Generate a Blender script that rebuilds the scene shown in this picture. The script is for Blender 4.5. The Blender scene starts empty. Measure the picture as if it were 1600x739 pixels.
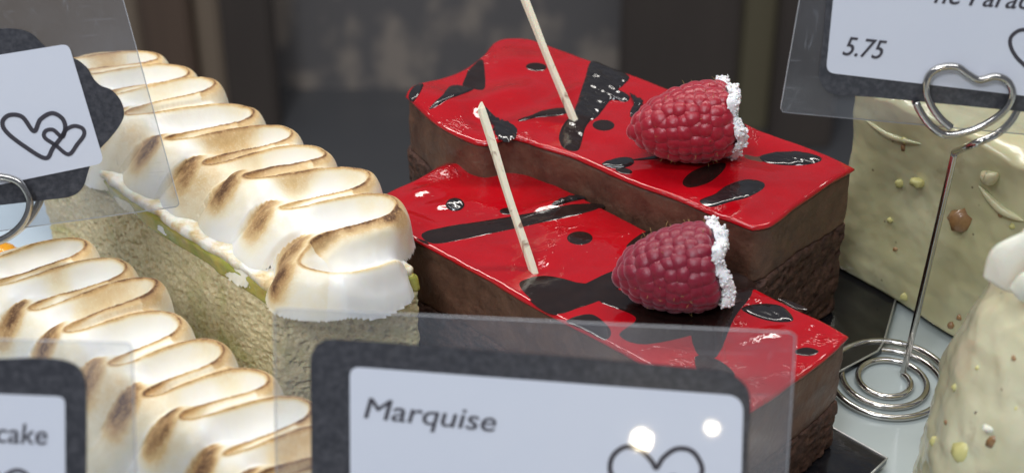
import bpy, bmesh, math, random
import numpy as np
from mathutils import Vector, Matrix
R = math.radians
sc = bpy.context.scene
C = sc.collection
random.seed(7)

# ------------------------------------------------------------------ camera, light, exposure
F_PX, PITCH, HC = 2600.0, R(33), 0.262          # focal length in photo pixels, tilt, height above the shelf
cam_d = bpy.data.cameras.new('camera'); cam = bpy.data.objects.new('camera', cam_d); C.objects.link(cam)
cam.location = (0, 0, HC); cam.rotation_euler = (math.pi/2-PITCH, 0, 0)
cam_d.sensor_width = 36; cam_d.lens = 36*F_PX/1600; cam_d.clip_start = 0.01; cam_d.clip_end = 20
cam_d.dof.use_dof = True; cam_d.dof.focus_distance = 0.405; cam_d.dof.aperture_fstop = 17
sc.camera = cam
w = bpy.data.worlds.new('World'); sc.world = w; w.use_nodes = True
w.node_tree.nodes['Background'].inputs[0].default_value = (0.80, 0.86, 1.0, 1)
w.node_tree.nodes['Background'].inputs[1].default_value = 0.19
sc.view_settings.view_transform = 'Standard'; sc.view_settings.look = 'None'
sc.view_settings.exposure = 0.03; sc.view_settings.gamma = 1

def area(name, loc, target, sx, sy, power, col):
    l = bpy.data.lights.new(name, 'AREA'); l.shape = 'RECTANGLE'; l.size = sx; l.size_y = sy
    l.energy = power; l.color = col
    o = bpy.data.objects.new(name, l); C.objects.link(o); o.location = loc
    d = Vector(target)-Vector(loc); o.rotation_euler = d.to_track_quat('-Z', 'Y').to_euler(); return o
area('case_strip_light', (0.0, 0.60, 0.52), (0, 0.37, 0), 0.9, 0.04, 2.9, (1.0, 0.96, 0.90))
area('case_front_strip_light', (-0.05, 0.16, 0.60), (0, 0.36, 0), 0.8, 0.06, 1.9, (0.93, 0.96, 1.0))
area('shop_ceiling_light', (-0.6, -1.0, 1.6), (0, 0.3, 0), 0.5, 0.4, 17, (0.88, 0.93, 1.0))
# a compact shop lamp behind the photographer, mirrored in the laminated card: see lamp at the end

# ------------------------------------------------------------------ pixel helpers (photo pixels to places)
cP, sP = math.cos(PITCH), math.sin(PITCH)
def ray(px, py):
    X = (px-800)/F_PX; Y = -(py-369.5)/F_PX
    return np.array([X, cP+Y*sP, -sP+Y*cP])
O = np.array([0, 0, HC])
def at(px, py, z=0.0):
    d = ray(px, py); return O+d*((z-HC)/d[2])
def on_plane(px, py, p0, n):
    d = ray(px, py); return O+d*(np.dot(np.array(p0)-O, n)/np.dot(d, n))

# ------------------------------------------------------------------ noise
def _hash(ix, iy, iz, s):
    h = (ix*374761393+iy*668265263+iz*2147483647+s*1274126177) & 0xffffffff
    h = ((h ^ (h >> 13))*1274126177) & 0xffffffff
    return ((h ^ (h >> 16)) & 0xffffff)/float(0xffffff)
def vnoise(P, s=0):
    P = np.asarray(P, float); i = np.floor(P).astype(np.int64); f = P-i; f = f*f*(3-2*f)
    r = 0
    for dx in (0, 1):
        for dy in (0, 1):
            for dz in (0, 1):
                wgt = (f[..., 0] if dx else 1-f[..., 0])*(f[..., 1] if dy else 1-f[..., 1])*(f[..., 2] if dz else 1-f[..., 2])
                r = r+wgt*_hash(i[..., 0]+dx, i[..., 1]+dy, i[..., 2]+dz, s)
    return r*2-1
def fbm(P, octv=3, s=0):
    P = np.asarray(P, float); r = 0; a = 1; t = 0
    for o in range(octv):
        r = r+a*vnoise(P*(2**o), s+o*17); t += a; a *= 0.5
    return r/t

# ------------------------------------------------------------------ objects
def finish(o, label=None, cat=None, group=None, kind=None):
    if label: o['label'] = label
    if cat: o['category'] = cat
    if group: o['group'] = group
    if kind: o['kind'] = kind
    return o
def thing(name, label, cat, loc, group=None):
    o = bpy.data.objects.new(name, None); C.objects.link(o); o.location = Vector(loc); o.empty_display_size = 0.01
    return finish(o, label, cat, group)
def wloc(o):
    v = Vector((0, 0, 0))
    while o: v = v+o.location; o = o.parent
    return v
def mesh(name, verts, faces, mat, parent=None, loc=None, smooth=True, attr=None, kind=None):
    """verts in world coordinates; the object's origin is put at loc (or the parent's origin)"""
    verts = np.asarray(verts, float)
    base = np.array(wloc(parent)) if parent else (np.array(loc, float) if loc is not None else np.array([verts[:, 0].mean(), verts[:, 1].mean(), verts[:, 2].min()]))
    me = bpy.data.meshes.new(name)
    me.from_pydata((verts-base).tolist(), [], [list(map(int, f)) for f in faces])
    if smooth: me.polygons.foreach_set('use_smooth', [True]*len(me.polygons))
    if attr:
        for k, a in attr.items():
            at_ = me.attributes.new(k, 'FLOAT', 'POINT'); at_.data.foreach_set('value', np.asarray(a, np.float32))
    me.update()
    if mat: me.materials.append(mat)
    o = bpy.data.objects.new(name, me); C.objects.link(o)
    if parent: o.parent = parent
    else: o.location = Vector(base)
    if kind: o['kind'] = kind
    return o
def recalc(o):
    bm = bmesh.new(); bm.from_mesh(o.data); bmesh.ops.recalc_face_normals(bm, faces=bm.faces[:]); bm.to_mesh(o.data); bm.free(); return o

def grid_faces(nu, nv, wrap=False):
    f = []
    for i in range(nu-1):
        for j in range(nv if wrap else nv-1):
            j2 = (j+1) % nv
            f.append((i*nv+j, i*nv+j2, (i+1)*nv+j2, (i+1)*nv+j))
    return f
def tube_geo(pts, r, n=10, closed=False, off=0):
    pts = np.asarray(pts, float); N = len(pts)
    r = np.broadcast_to(r, (N,))
    T = np.gradient(pts, axis=0); T /= np.linalg.norm(T, axis=1)[:, None]+1e-12
    up = np.array([0, 0, 1.]) if abs(T[0][2]) < .9 else np.array([1., 0, 0])
    u = np.cross(T[0], up); u /= np.linalg.norm(u)
    V = []
    for i in range(N):
        u = u-np.dot(u, T[i])*T[i]; u /= np.linalg.norm(u); v = np.cross(T[i], u)
        for k in range(n):
            a = 2*math.pi*k/n; V.append(pts[i]+r[i]*(math.cos(a)*u+math.sin(a)*v))
    Fc = [(off+i*n+k, off+i*n+(k+1) % n, off+(i+1)*n+(k+1) % n, off+(i+1)*n+k) for i in range(N-1) for k in range(n)]
    Fc.append([off+k for k in range(n)][::-1]); Fc.append([off+(N-1)*n+k for k in range(n)])
    return np.array(V), Fc
def catmull(P, n=12, closed=False):
    P = np.asarray(P, float); N = len(P); out = []
    rng = range(N) if closed else range(N-1)
    for i in rng:
        if closed: p0, p1, p2, p3 = P[(i-1) % N], P[i], P[(i+1) % N], P[(i+2) % N]
        else: p0, p1, p2, p3 = P[max(i-1, 0)], P[i], P[i+1], P[min(i+2, N-1)]
        for k in range(n):
            t = k/n
            out.append(0.5*((2*p1)+(-p0+p2)*t+(2*p0-5*p1+4*p2-p3)*t*t+(-p0+3*p1-3*p2+p3)*t**3))
    if not closed: out.append(P[-1])
    return np.array(out)
def resample(P, n, closed=False):
    P = np.asarray(P, float)
    if closed: P = np.vstack([P, P[:1]])
    s = np.concatenate([[0], np.cumsum(np.linalg.norm(np.diff(P, axis=0), axis=1))])
    t = np.linspace(0, s[-1], n+1)[:-1] if closed else np.linspace(0, s[-1], n)
    return np.stack([np.interp(t, s, P[:, k]) for k in range(P.shape[1])], 1)

# ------------------------------------------------------------------ materials
def mat(name, col=(.5, .5, .5), rough=.5, **kw):
    m = bpy.data.materials.new(name); m.use_nodes = True; b = m.node_tree.nodes['Principled BSDF']
    b.inputs['Base Color'].default_value = (*col, 1); b.inputs['Roughness'].default_value = rough
    for k, v in kw.items():
        k = k.replace('_', ' ')
        if isinstance(v, tuple) and len(v) == 3 and k != 'Subsurface Radius': v = (*v, 1)
        b.inputs[k].default_value = v
    return m
class NT:
    def __init__(s, m): s.m = m; s.t = m.node_tree; s.n = s.t.nodes; s.l = s.t.links; s.b = s.n['Principled BSDF']
    def tc(s, scale=1.0):
        c = s.n.new('ShaderNodeTexCoord'); mp = s.n.new('ShaderNodeMapping'); s.l.new(c.outputs['Object'], mp.inputs[0])
        mp.inputs['Scale'].default_value = (scale,)*3 if not isinstance(scale, tuple) else scale; return mp.outputs[0]
    def noise(s, scale, detail=4, rough=.6, vec=None, dist=0):
        t = s.n.new('ShaderNodeTexNoise'); t.inputs['Scale'].default_value = 1; t.inputs['Detail'].default_value = detail
        t.inputs['Roughness'].default_value = rough; t.inputs['Distortion'].default_value = dist
        s.l.new(vec or s.tc(scale), t.inputs['Vector']); return t.outputs['Fac']
    def voro(s, scale, feature='F1'):
        t = s.n.new('ShaderNodeTexVoronoi'); t.feature = feature; t.inputs['Scale'].default_value = 1
        s.l.new(s.tc(scale), t.inputs['Vector']); return t.outputs['Distance']
    def ramp(s, fac, stops):
        r = s.n.new('ShaderNodeValToRGB'); e = r.color_ramp.elements
        while len(e) < len(stops): e.new(.5)
        for i, (p, c) in enumerate(stops):
            e[i].position = p; e[i].color = (*c, 1) if isinstance(c, tuple) else (c, c, c, 1)
        s.l.new(fac, r.inputs[0]); return r.outputs[0]
    def mix(s, fac, a, b):
        x = s.n.new('ShaderNodeMix'); x.data_type = 'RGBA'
        for sock, v in ((x.inputs[0], fac), (x.inputs[6], a), (x.inputs[7], b)):
            if hasattr(v, 'links'): s.l.new(v, sock)
            elif isinstance(v, tuple): sock.default_value = (*v, 1)
            else: sock.default_value = v
        return x.outputs[2]
    def math(s, op, a, b=0.0, clamp=False):
        x = s.n.new('ShaderNodeMath'); x.operation = op; x.use_clamp = clamp
        for sock, v in ((x.inputs[0], a), (x.inputs[1], b)):
            if hasattr(v, 'links'): s.l.new(v, sock)
            else: sock.default_value = v
        return x.outputs[0]
    def attr(s, name):
        a = s.n.new('ShaderNodeAttribute'); a.attribute_name = name; return a.outputs['Fac']
    def color(s, c): s.l.new(c, s.b.inputs['Base Color'])
    def rough(s, c): s.l.new(c, s.b.inputs['Roughness'])
    def bump(s, h, dist=.0005, strength=.6):
        b = s.n.new('ShaderNodeBump'); b.inputs['Distance'].default_value = dist; b.inputs['Strength'].default_value = strength
        s.l.new(h, b.inputs['Height']); s.l.new(b.outputs[0], s.b.inputs['Normal'])

# red mirror glaze
M_GLAZE = mat('red_glaze', (.56, .006, .012), .09, Coat_Weight=.5, Coat_Roughness=.03, Subsurface_Weight=.15, Subsurface_Scale=.002, Subsurface_Radius=(1., .1, .1))
t = NT(M_GLAZE)
sp = t.ramp(t.voro(900), [(.0, 1.), (.12, 0.)])
spm = t.math('MULTIPLY', sp, t.ramp(t.noise(160, 3), [(.5, 0.), (.62, 1.)]))
t.color(t.mix(t.math('MULTIPLY', spm, .45), t.mix(t.noise(60, 3), (.32, .002, .006), (.47, .004, .010)), (.75, .20, .18)))
t.bump(t.math('ADD', t.math('ADD', t.noise(120, 3), t.math('MULTIPLY', spm, .25)), t.math('MULTIPLY', t.ramp(t.noise(70, 4, .6, dist=1.5), [(.54, 0.), (.60, 1.), (.66, 0.)]), t.math('MULTIPLY', t.ramp(t.noise(28, 1), [(.48, 0.), (.6, 1.)]), .9))), .0008, .48)
M_DARK = mat('dark_chocolate_glaze', (.012, .007, .006), .12, Coat_Weight=.4, Coat_Roughness=.05)
t = NT(M_DARK); t.color(t.mix(t.noise(300, 4), (.006, .004, .004), (.026, .012, .009))); t.bump(t.noise(350, 4), .0004, .35)
M_DARKW = mat('wrinkled_chocolate_glaze', (.014, .012, .013), .14, Coat_Weight=.6, Coat_Roughness=.06)
t = NT(M_DARKW)
M_MOUSSE = mat('chocolate_mousse', (.16, .075, .035), .42, Subsurface_Weight=.1, Subsurface_Scale=.001)
t = NT(M_MOUSSE)
n1 = t.noise((210, 210, 120), 5, .6); n2 = t.noise(700, 4)
t.color(t.mix(t.ramp(n1, [(.3, 0.), (.72, 1.)]), (.080, .036, .024), (.165, .082, .052)))
t.bump(t.math('ADD', n1, t.math('MULTIPLY', n2, .5)), .0010, .55)
M_CHOC = mat('chocolate_sponge', (.05, .02, .012), .7)
t = NT(M_CHOC)
n1 = t.noise(420, 6, .7); v1 = t.voro(650)
t.color(t.mix(t.ramp(n1, [(.32, 0.), (.7, 1.)]), (.028, .010, .007), (.125, .055, .034)))
t.bump(t.math('ADD', t.noise(800, 5, .7), v1), .0009, .7)
# meringue
M_MER = mat('toasted_meringue', (.85, .82, .75), .42, Subsurface_Weight=.35, Subsurface_Scale=.003, Subsurface_Radius=(1., .8, .5))
t = NT(M_MER)
toast = t.attr('toast'); nz = t.noise(420, 5, .65); nz2 = t.noise(1900, 3)
tv = t.math('ADD', toast, t.math('MULTIPLY', t.math('SUBTRACT', nz, .5), t.math('MULTIPLY', toast, 1.1)), True)
spk = t.math('MULTIPLY', t.ramp(nz2, [(.56, 0.), (.72, 1.)]), t.math('MULTIPLY', toast, .35))
tv = t.math('SUBTRACT', tv, spk, True)
t.color(t.ramp(tv, [(0., (.88, .87, .84)), (.14, (.84, .76, .57)), (.36, (.70, .51, .26)), (.68, (.44, .26, .11)), (1., (.12, .052, .02))]))
t.bump(t.math('ADD', t.math('MULTIPLY', nz2, t.math('ADD', toast, .05)), t.math('MULTIPLY', t.noise(90, 3), .35)), .0005, .5)
t.rough(t.ramp(tv, [(0., .34), (.6, .7)]))
M_MERB = mat('meringue_base', (.85, .82, .72), .45, Subsurface_Weight=.3, Subsurface_Scale=.002)
t = NT(M_MERB); n1 = t.noise(190, 4); t.color(t.ramp(n1, [(.45, (.84, .81, .72)), (.62, (.70, .55, .30)), (.78, (.36, .19, .07))])); t.bump(t.noise(700, 4), .0008, .5)
# yellow sponge
def sponge_mat(name, c1, c2, green):
    m = mat(name, c1, .65, Subsurface_Weight=.15, Subsurface_Scale=.002); t = NT(m)
    n1 = t.noise(330, 6, .68); n0 = t.noise(42, 4, .6, dist=.6); v = t.voro(520)
    base = t.mix(t.ramp(t.noise(1100, 4, .7), [(.35, 0.), (.65, 1.)]), c1, c2)
    g = t.ramp(n0, [(.53, 0.), (.66, 1.)])
    base = t.mix(t.math('MULTIPLY', g, .7), base, green)
    base = t.mix(t.ramp(t.noise(150, 5, .6), [(.66, 0.), (.76, .6)]), base, (.36, .23, .10))
    t.color(base); t.bump(t.math('ADD', t.noise(900, 4, .7), t.math('MULTIPLY', v, .5)), .0008, .6); return m
M_SPONGE = sponge_mat('almond_sponge', (.68, .54, .29), (.86, .76, .50), (.48, .47, .15))
M_CURD = mat('lime_curd', (.34, .34, .06), .25, Subsurface_Weight=.3, Subsurface_Scale=.002)
t = NT(M_CURD); t.color(t.ramp(t.noise(110, 4), [(.35, (.30, .33, .06)), (.55, (.50, .42, .10)), (.72, (.42, .23, .06))])); t.bump(t.noise(500, 4), .0006, .5)
# raspberries
M_BERRY = mat('raspberry_skin', (.36, .012, .035), .30, Subsurface_Weight=.25, Subsurface_Scale=.002, Subsurface_Radius=(1., .15, .2), Sheen_Weight=.5, Sheen_Roughness=.4, Sheen_Tint=(1., .7, .75))
t = NT(M_BERRY); t.color(t.mix(t.noise(500, 3), (.24, .004, .014), (.42, .014, .034))); t.bump(t.noise(2500, 3), .0003, .3)
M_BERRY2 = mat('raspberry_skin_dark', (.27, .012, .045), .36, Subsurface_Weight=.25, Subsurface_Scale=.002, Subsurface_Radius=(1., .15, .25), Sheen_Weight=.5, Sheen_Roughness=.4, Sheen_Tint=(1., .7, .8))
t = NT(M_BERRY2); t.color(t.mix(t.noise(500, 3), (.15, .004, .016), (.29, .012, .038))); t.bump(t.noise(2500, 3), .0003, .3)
M_SUGAR = mat('powdered_sugar', (.86, .82, .82), .85, Subsurface_Weight=.2, Subsurface_Scale=.001)
t = NT(M_SUGAR); t.bump(t.noise(2500, 4), .0004, .8)
M_HAIR = mat('berry_hair', (.45, .30, .10), .5)
# chocolate sticks
M_STICK = mat('marbled_chocolate', (.72, .62, .42), .32, Subsurface_Weight=.2, Subsurface_Scale=.001)
t = NT(M_STICK)
mk = t.ramp(t.noise((150, 150, 70), 4, .6, dist=1.2), [(.54, 0.), (.60, 1.)])
t.color(t.mix(mk, t.mix(t.noise((900, 900, 60), 2), (.84, .76, .54), (.93, .88, .72)), (.40, .28, .20))); t.bump(t.noise((500, 500, 120), 2), .0002, .2)
# pale coating
def coat_mat(name, a, b):
    m = mat(name, a, .22, Subsurface_Weight=.25, Subsurface_Scale=.004, Coat_Weight=.3, Coat_Roughness=.12); t = NT(m)
    base = t.mix(t.ramp(t.noise(38, 4, .55), [(.35, 0.), (.65, 1.)]), a, b)
    dark = t.ramp(t.voro(230), [(.05, 1.), (.11, 0.)])
    dark = t.math('MULTIPLY', dark, t.ramp(t.noise(120, 2), [(.5, 0.), (.6, 1.)]))
    base = t.mix(t.math('MULTIPLY', dark, .75), base, (.10, .06, .03))
    brn = t.math('MULTIPLY', t.ramp(t.noise(75, 4, .6), [(.62, 0.), (.74, 1.)]), .55)
    base = t.mix(brn, base, (.34, .24, .12)); t.color(base)
    t.bump(t.math('ADD', t.noise(70, 2), t.math('MULTIPLY', t.noise(300, 2), .12)), .0020, .5); return m
M_COAT = coat_mat('pale_nut_glaze', (.52, .48, .27), (.64, .60, .38))
M_COAT2 = coat_mat('cream_white_glaze', (.56, .52, .33), (.72, .68, .48))
M_NUT = mat('nut_piece', (.28, .13, .05), .35, Coat_Weight=.4); t = NT(M_NUT); t.color(t.mix(t.noise(600, 4), (.12, .05, .02), (.45, .25, .10)))
M_SEED = mat('pale_nut_piece', (.60, .55, .22), .35)
M_CREAM = mat('white_chocolate', (.80, .77, .64), .35, Subsurface_Weight=.3, Subsurface_Scale=.002)
t = NT(M_CREAM); t.bump(t.noise(260, 4), .0008, .35)
M_INNER = mat('dark_filling', (.06, .035, .025), .5)
M_ORANGE = mat('orange_fruit', (.85, .32, .01), .25, Subsurface_Weight=.3, Subsurface_Scale=.003, Coat_Weight=.4)
t = NT(M_ORANGE); t.color(t.mix(t.noise(260, 4), (.85, .25, .005), (.9, .5, .03))); t.bump(t.noise(600, 3), .0006, .5)
# boards, shelf, wires, cards
M_BOARD = mat('black_gloss_board', (.008, .008, .010), .10, Coat_Weight=.5, Coat_Roughness=.05)
t = NT(M_BOARD); t.bump(t.noise(260, 3), .0004, .25); t.rough(t.ramp(t.noise(90, 4), [(.4, .08), (.7, .28)]))
M_EDGE = mat('silver_edge', (.6, .6, .58), .3, Metallic=.8)
M_WIRE = mat('steel_wire', (.55, .53, .50), .13, Metallic=1.0)
t = NT(M_WIRE); t.rough(t.ramp(t.noise(700, 3), [(.4, .10), (.7, .26)]))
M_FRAME = mat('charcoal_card', (.045, .046, .055), .35, Coat_Weight=.25, Coat_Roughness=.15)
t = NT(M_FRAME); t.color(t.mix(t.ramp(t.noise(800, 3), [(.4, 0.), (.7, 1.)]), (.035, .036, .044), (.075, .075, .085))); t.bump(t.noise(120, 3), .0008, .35)
M_LABEL = mat('white_label_paper', (.70, .72, .80), .30, Coat_Weight=.6, Coat_Roughness=.025)
t = NT(M_LABEL); t.color(t.mix(t.noise(60, 3), (.67, .70, .79), (.72, .74, .81)))
M_INK = mat('black_ink', (.055, .050, .062), .35, Coat_Weight=.4, Coat_Roughness=.03)
def pouch_mat():
    m = bpy.data.materials.new('clear_plastic'); m.use_nodes = True; n = m.node_tree.nodes; l = m.node_tree.links
    n.clear(); out = n.new('ShaderNodeOutputMaterial'); tr = n.new('ShaderNodeBsdfTransparent'); tr.inputs[0].default_value = (.93, .94, .95, 1)
    gl = n.new('ShaderNodeBsdfGlossy'); gl.inputs['Roughness'].default_value = .13
    df = n.new('ShaderNodeBsdfDiffuse'); df.inputs[0].default_value = (.62, .64, .70, 1)
    tc = n.new('ShaderNodeTexCoord')
    def noise(scale, det, dist=0.):
        mp = n.new('ShaderNodeMapping'); mp.inputs['Scale'].default_value = scale; l.new(tc.outputs['Object'], mp.inputs[0])
        t = n.new('ShaderNodeTexNoise'); t.inputs['Scale'].default_value = 1; t.inputs['Detail'].default_value = det; t.inputs['Distortion'].default_value = dist
        l.new(mp.outputs[0], t.inputs['Vector']); return t.outputs['Fac']
    def ramp(f, a, b, lo, hi):
        r = n.new('ShaderNodeMapRange'); l.new(f, r.inputs[0]); r.inputs[1].default_value = a; r.inputs[2].default_value = b
        r.inputs[3].default_value = lo; r.inputs[4].default_value = hi; return r.outputs[0]
    sc1 = noise((60, 60, 900), 3, 1.5); sc2 = noise((700, 700, 120), 3, 1.5)
    mx = n.new('ShaderNodeMath'); mx.operation = 'MAXIMUM'; l.new(ramp(sc1, .62, .76, 0, .09), mx.inputs[0]); l.new(ramp(sc2, .62, .76, 0, .09), mx.inputs[1])
    ad = n.new('ShaderNodeMath'); ad.operation = 'ADD'; l.new(mx.outputs[0], ad.inputs[0]); l.new(ramp(noise((30, 30, 30), 3), .3, .7, .04, .12), ad.inputs[1])
    bp = n.new('ShaderNodeBump'); bp.inputs['Distance'].default_value = .002; bp.inputs['Strength'].default_value = .5
    l.new(noise((25, 25, 25), 2), bp.inputs['Height']); l.new(bp.outputs[0], gl.inputs['Normal'])
    m1 = n.new('ShaderNodeMixShader'); l.new(ad.outputs[0], m1.inputs[0]); l.new(tr.outputs[0], m1.inputs[1]); l.new(df.outputs[0], m1.inputs[2])
    fr = n.new('ShaderNodeFresnel'); fr.inputs[0].default_value = 1.45
    m2 = n.new('ShaderNodeMixShader'); l.new(fr.outputs[0], m2.inputs[0]); l.new(m1.outputs[0], m2.inputs[1]); l.new(gl.outputs[0], m2.inputs[2])
    l.new(m2.outputs[0], out.inputs[0]); return m
M_POUCH = pouch_mat()
M_PEDGE = mat('plastic_edge', (.75, .76, .78), .2, Transmission_Weight=.3)
M_SHELF = mat('shelf_glass', (.50, .53, .52), .12, Coat_Weight=.3)
t = NT(M_SHELF); t.color(t.mix(t.noise(9, 3), (.33, .37, .35), (.50, .55, .56)))

# ------------------------------------------------------------------ setting
def box(name, x0, x1, y0, y1, z0, z1, m, parent=None, bevel=0.0, kind=None):
    bm = bmesh.new()
    vs = [bm.verts.new((x, y, z)) for z in (z0, z1) for x, y in ((x0, y0), (x1, y0), (x1, y1), (x0, y1))]
    for f in ((3, 2, 1, 0), (4, 5, 6, 7), (0, 1, 5, 4), (1, 2, 6, 5), (2, 3, 7, 6), (3, 0, 4, 7)): bm.faces.new([vs[i] for i in f])
    if bevel: bmesh.ops.bevel(bm, geom=bm.edges[:], offset=bevel, segments=2, affect='EDGES')
    bm.verts.index_update(); V = np.array([v.co[:] for v in bm.verts]); Fc = [[v.index for v in f.verts] for f in bm.faces]; bm.free()
    return mesh(name, V, Fc, m, parent, smooth=False, kind=kind)
box('display_shelf', -.45, .45, -.05, .425, -.008, 0, M_SHELF, bevel=.001, kind='structure')
M_FLOOR = mat('dark_cabinet_floor', (.055, .058, .068), .35)
t = NT(M_FLOOR); t.color(t.mix(t.noise((4, 9, 1), 3), (.12, .125, .135), (.19, .185, .185)))
box('cabinet_floor', -1.6, 1.6, .2, 1.72, -.66, -.64, M_FLOOR, kind='structure')
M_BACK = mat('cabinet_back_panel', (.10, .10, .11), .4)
t = NT(M_BACK); t.color(t.mix(t.ramp(t.noise((20, 1, 15), 3, .5), [(.46, 0.), (.62, 1.)]), (.22, .205, .20), (.46, .39, .33)))  # pale warm patches are blurred shop reflections painted into the panel colour
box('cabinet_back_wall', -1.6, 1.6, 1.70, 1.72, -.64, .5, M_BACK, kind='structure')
# far, blurred furniture of the shop behind the shelf
M_WOODB = mat('brown_wood', (.10, .06, .045), .5); t = NT(M_WOODB); t.color(t.mix(t.noise((30, 30, 2), 3), (.10, .07, .055), (.24, .16, .11)))
M_WOODT = mat('tan_wood', (.38, .29, .21), .5)
M_WOODD = mat('dark_brown_wood', (.035, .028, .026), .5); t = NT(M_WOODD); t.color(t.mix(t.noise((12, 12, 3), 3), (.06, .048, .044), (.13, .105, .085)))
M_OLIVE = mat('olive_brown_panel', (.21, .18, .11), .5)
def upright(name, x0, x1, y, z1, m, label, cat):
    """an upright board standing on the cabinet floor, from photo column x0 to x1 at depth y"""
    k = (y*cP+.7*sP)/F_PX
    o = box(name, (x0-800)*k, (x1-800)*k, y, y+.03, -.64, z1, m, bevel=.004); finish(o, label, cat); return o
upright('wooden_upright', 205, 285, 1.60, .1, M_WOODB, 'brown wooden upright board at the far left behind the meringue slices', 'cabinet panel')
upright('wooden_upright', 286, 332, 1.63, .1, M_WOODT, 'narrow tan wooden upright between two brown boards in the blurred background', 'cabinet panel')
upright('wooden_upright', 333, 415, 1.60, .1, M_WOODD, 'dark brown upright board right of the tan one behind the meringue', 'cabinet panel')
upright('wooden_upright', -60, 204, 1.64, .1, M_WOODT, 'wide brown cabinet board behind the heart card at the left edge', 'cabinet panel')
upright('wooden_upright', 975, 1165, 1.58, .1, M_WOODD, 'dark brown cabinet side behind the raspberry of the rear red slice', 'cabinet panel')
upright('wooden_upright', 1166, 1225, 1.60, .1, M_OLIVE, 'olive brown strip of cabinet left of the price card', 'cabinet panel')
upright('wooden_upright', 1226, 1330, 1.56, .1, M_WOODD, 'dark cabinet board behind the clear pouch of the price card', 'cabinet panel')
# ------------------------------------------------------------------ rough cake blocks
def rough_block(name, quad, z0, z1, m, parent, ds=.0007, amp=.0006, freq=260, seed=1, rad=.0015, ztop=None, pore=0.0, taper=0.0, edge_drop=.0006, kind=None):
    quad = np.asarray(quad, float)[:, :2]; cen = quad.mean(0)
    # rounded outline
    out = []
    for i in range(4):
        p, a, b = quad[i], quad[i-1], quad[(i+1) % 4]
        ua = (a-p)/np.linalg.norm(a-p); ub = (b-p)/np.linalg.norm(b-p)
        for k in range(5):
            s = k/4; A, B = p+ua*rad, p+ub*rad
            out.append((1-s)**2*A+2*s*(1-s)*p+s*s*B)
    out = np.array(out)
    per = np.linalg.norm(np.roll(out, -1, 0)-out, axis=1).sum(); n = int(per/ds)
    o2 = resample(out, n, True)
    tng = np.roll(o2, -1, 0)-np.roll(o2, 1, 0); tng /= np.linalg.norm(tng, axis=1)[:, None]
    nrm = np.stack([tng[:, 1], -tng[:, 0]], 1)
    if ((o2-cen)*nrm).sum() < 0: nrm = -nrm
    nz = max(4, int((z1-z0)/ds)); rows = []
    for j in range(nz+1):
        s = j/nz; xy = o2+nrm*taper*(1-s)
        ztp = z1 if ztop is None else ztop(xy[:, 0], xy[:, 1])
        z = z0+(ztp-z0)*s
        rows.append(np.column_stack([xy, np.broadcast_to(z, (n,))]))
    V = np.array(rows)                                   # (nz+1, n, 3)
    P = V.reshape(-1, 3)
    d = amp*fbm(P*freq, 4, seed)+amp*1.2*fbm(P*freq*.22, 2, seed+5)
    if pore: 
        q = vnoise(P*freq*1.9, seed+9); d = d-pore*np.clip((q-.35)/.3, 0, 1)
    d = d.reshape(nz+1, n)
    d[-1] -= edge_drop; d[0] -= edge_drop
    V[:, :, :2] += nrm[None]*d[..., None]
    rings = [V.reshape(-1, 3)]
    Fc = grid_faces(nz+1, n, True)
    top = V[-1]; off = (nz+1)*n; K = 10
    for k in range(1, K+1):
        s = 1-k/K*.97; xy = cen+(top[:, :2]-cen)*s
        z = (np.full(n, z1) if ztop is None else ztop(xy[:, 0], xy[:, 1]))
        z = z+amp*.6*fbm(np.column_stack([xy, z])*freq, 3, seed+3)
        rings.append(np.column_stack([xy, z]))
        a = nz*n if k == 1 else off+(k-2)*n; b = off+(k-1)*n
        Fc += [(a+i, a+(i+1) % n, b+(i+1) % n, b+i) for i in range(n)]
    b = off+(K-1)*n; Fc.append([b+i for i in range(n)]); Fc.append([i for i in range(n)][::-1])
    o = mesh(name, np.vstack(rings), Fc, m, parent, kind=kind)
    return recalc(o)
def inset(quad, d):
    q = np.asarray(quad, float)[:, :2]; out = []
    c = q.mean(0)
    for i in range(4):
        p, a, b = q[i], q[i-1], q[(i+1) % 4]
        ua = (a-p)/np.linalg.norm(a-p); ub = (b-p)/np.linalg.norm(b-p); out.append(p+(ua+ub)*d)
    return np.array(out)

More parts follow.
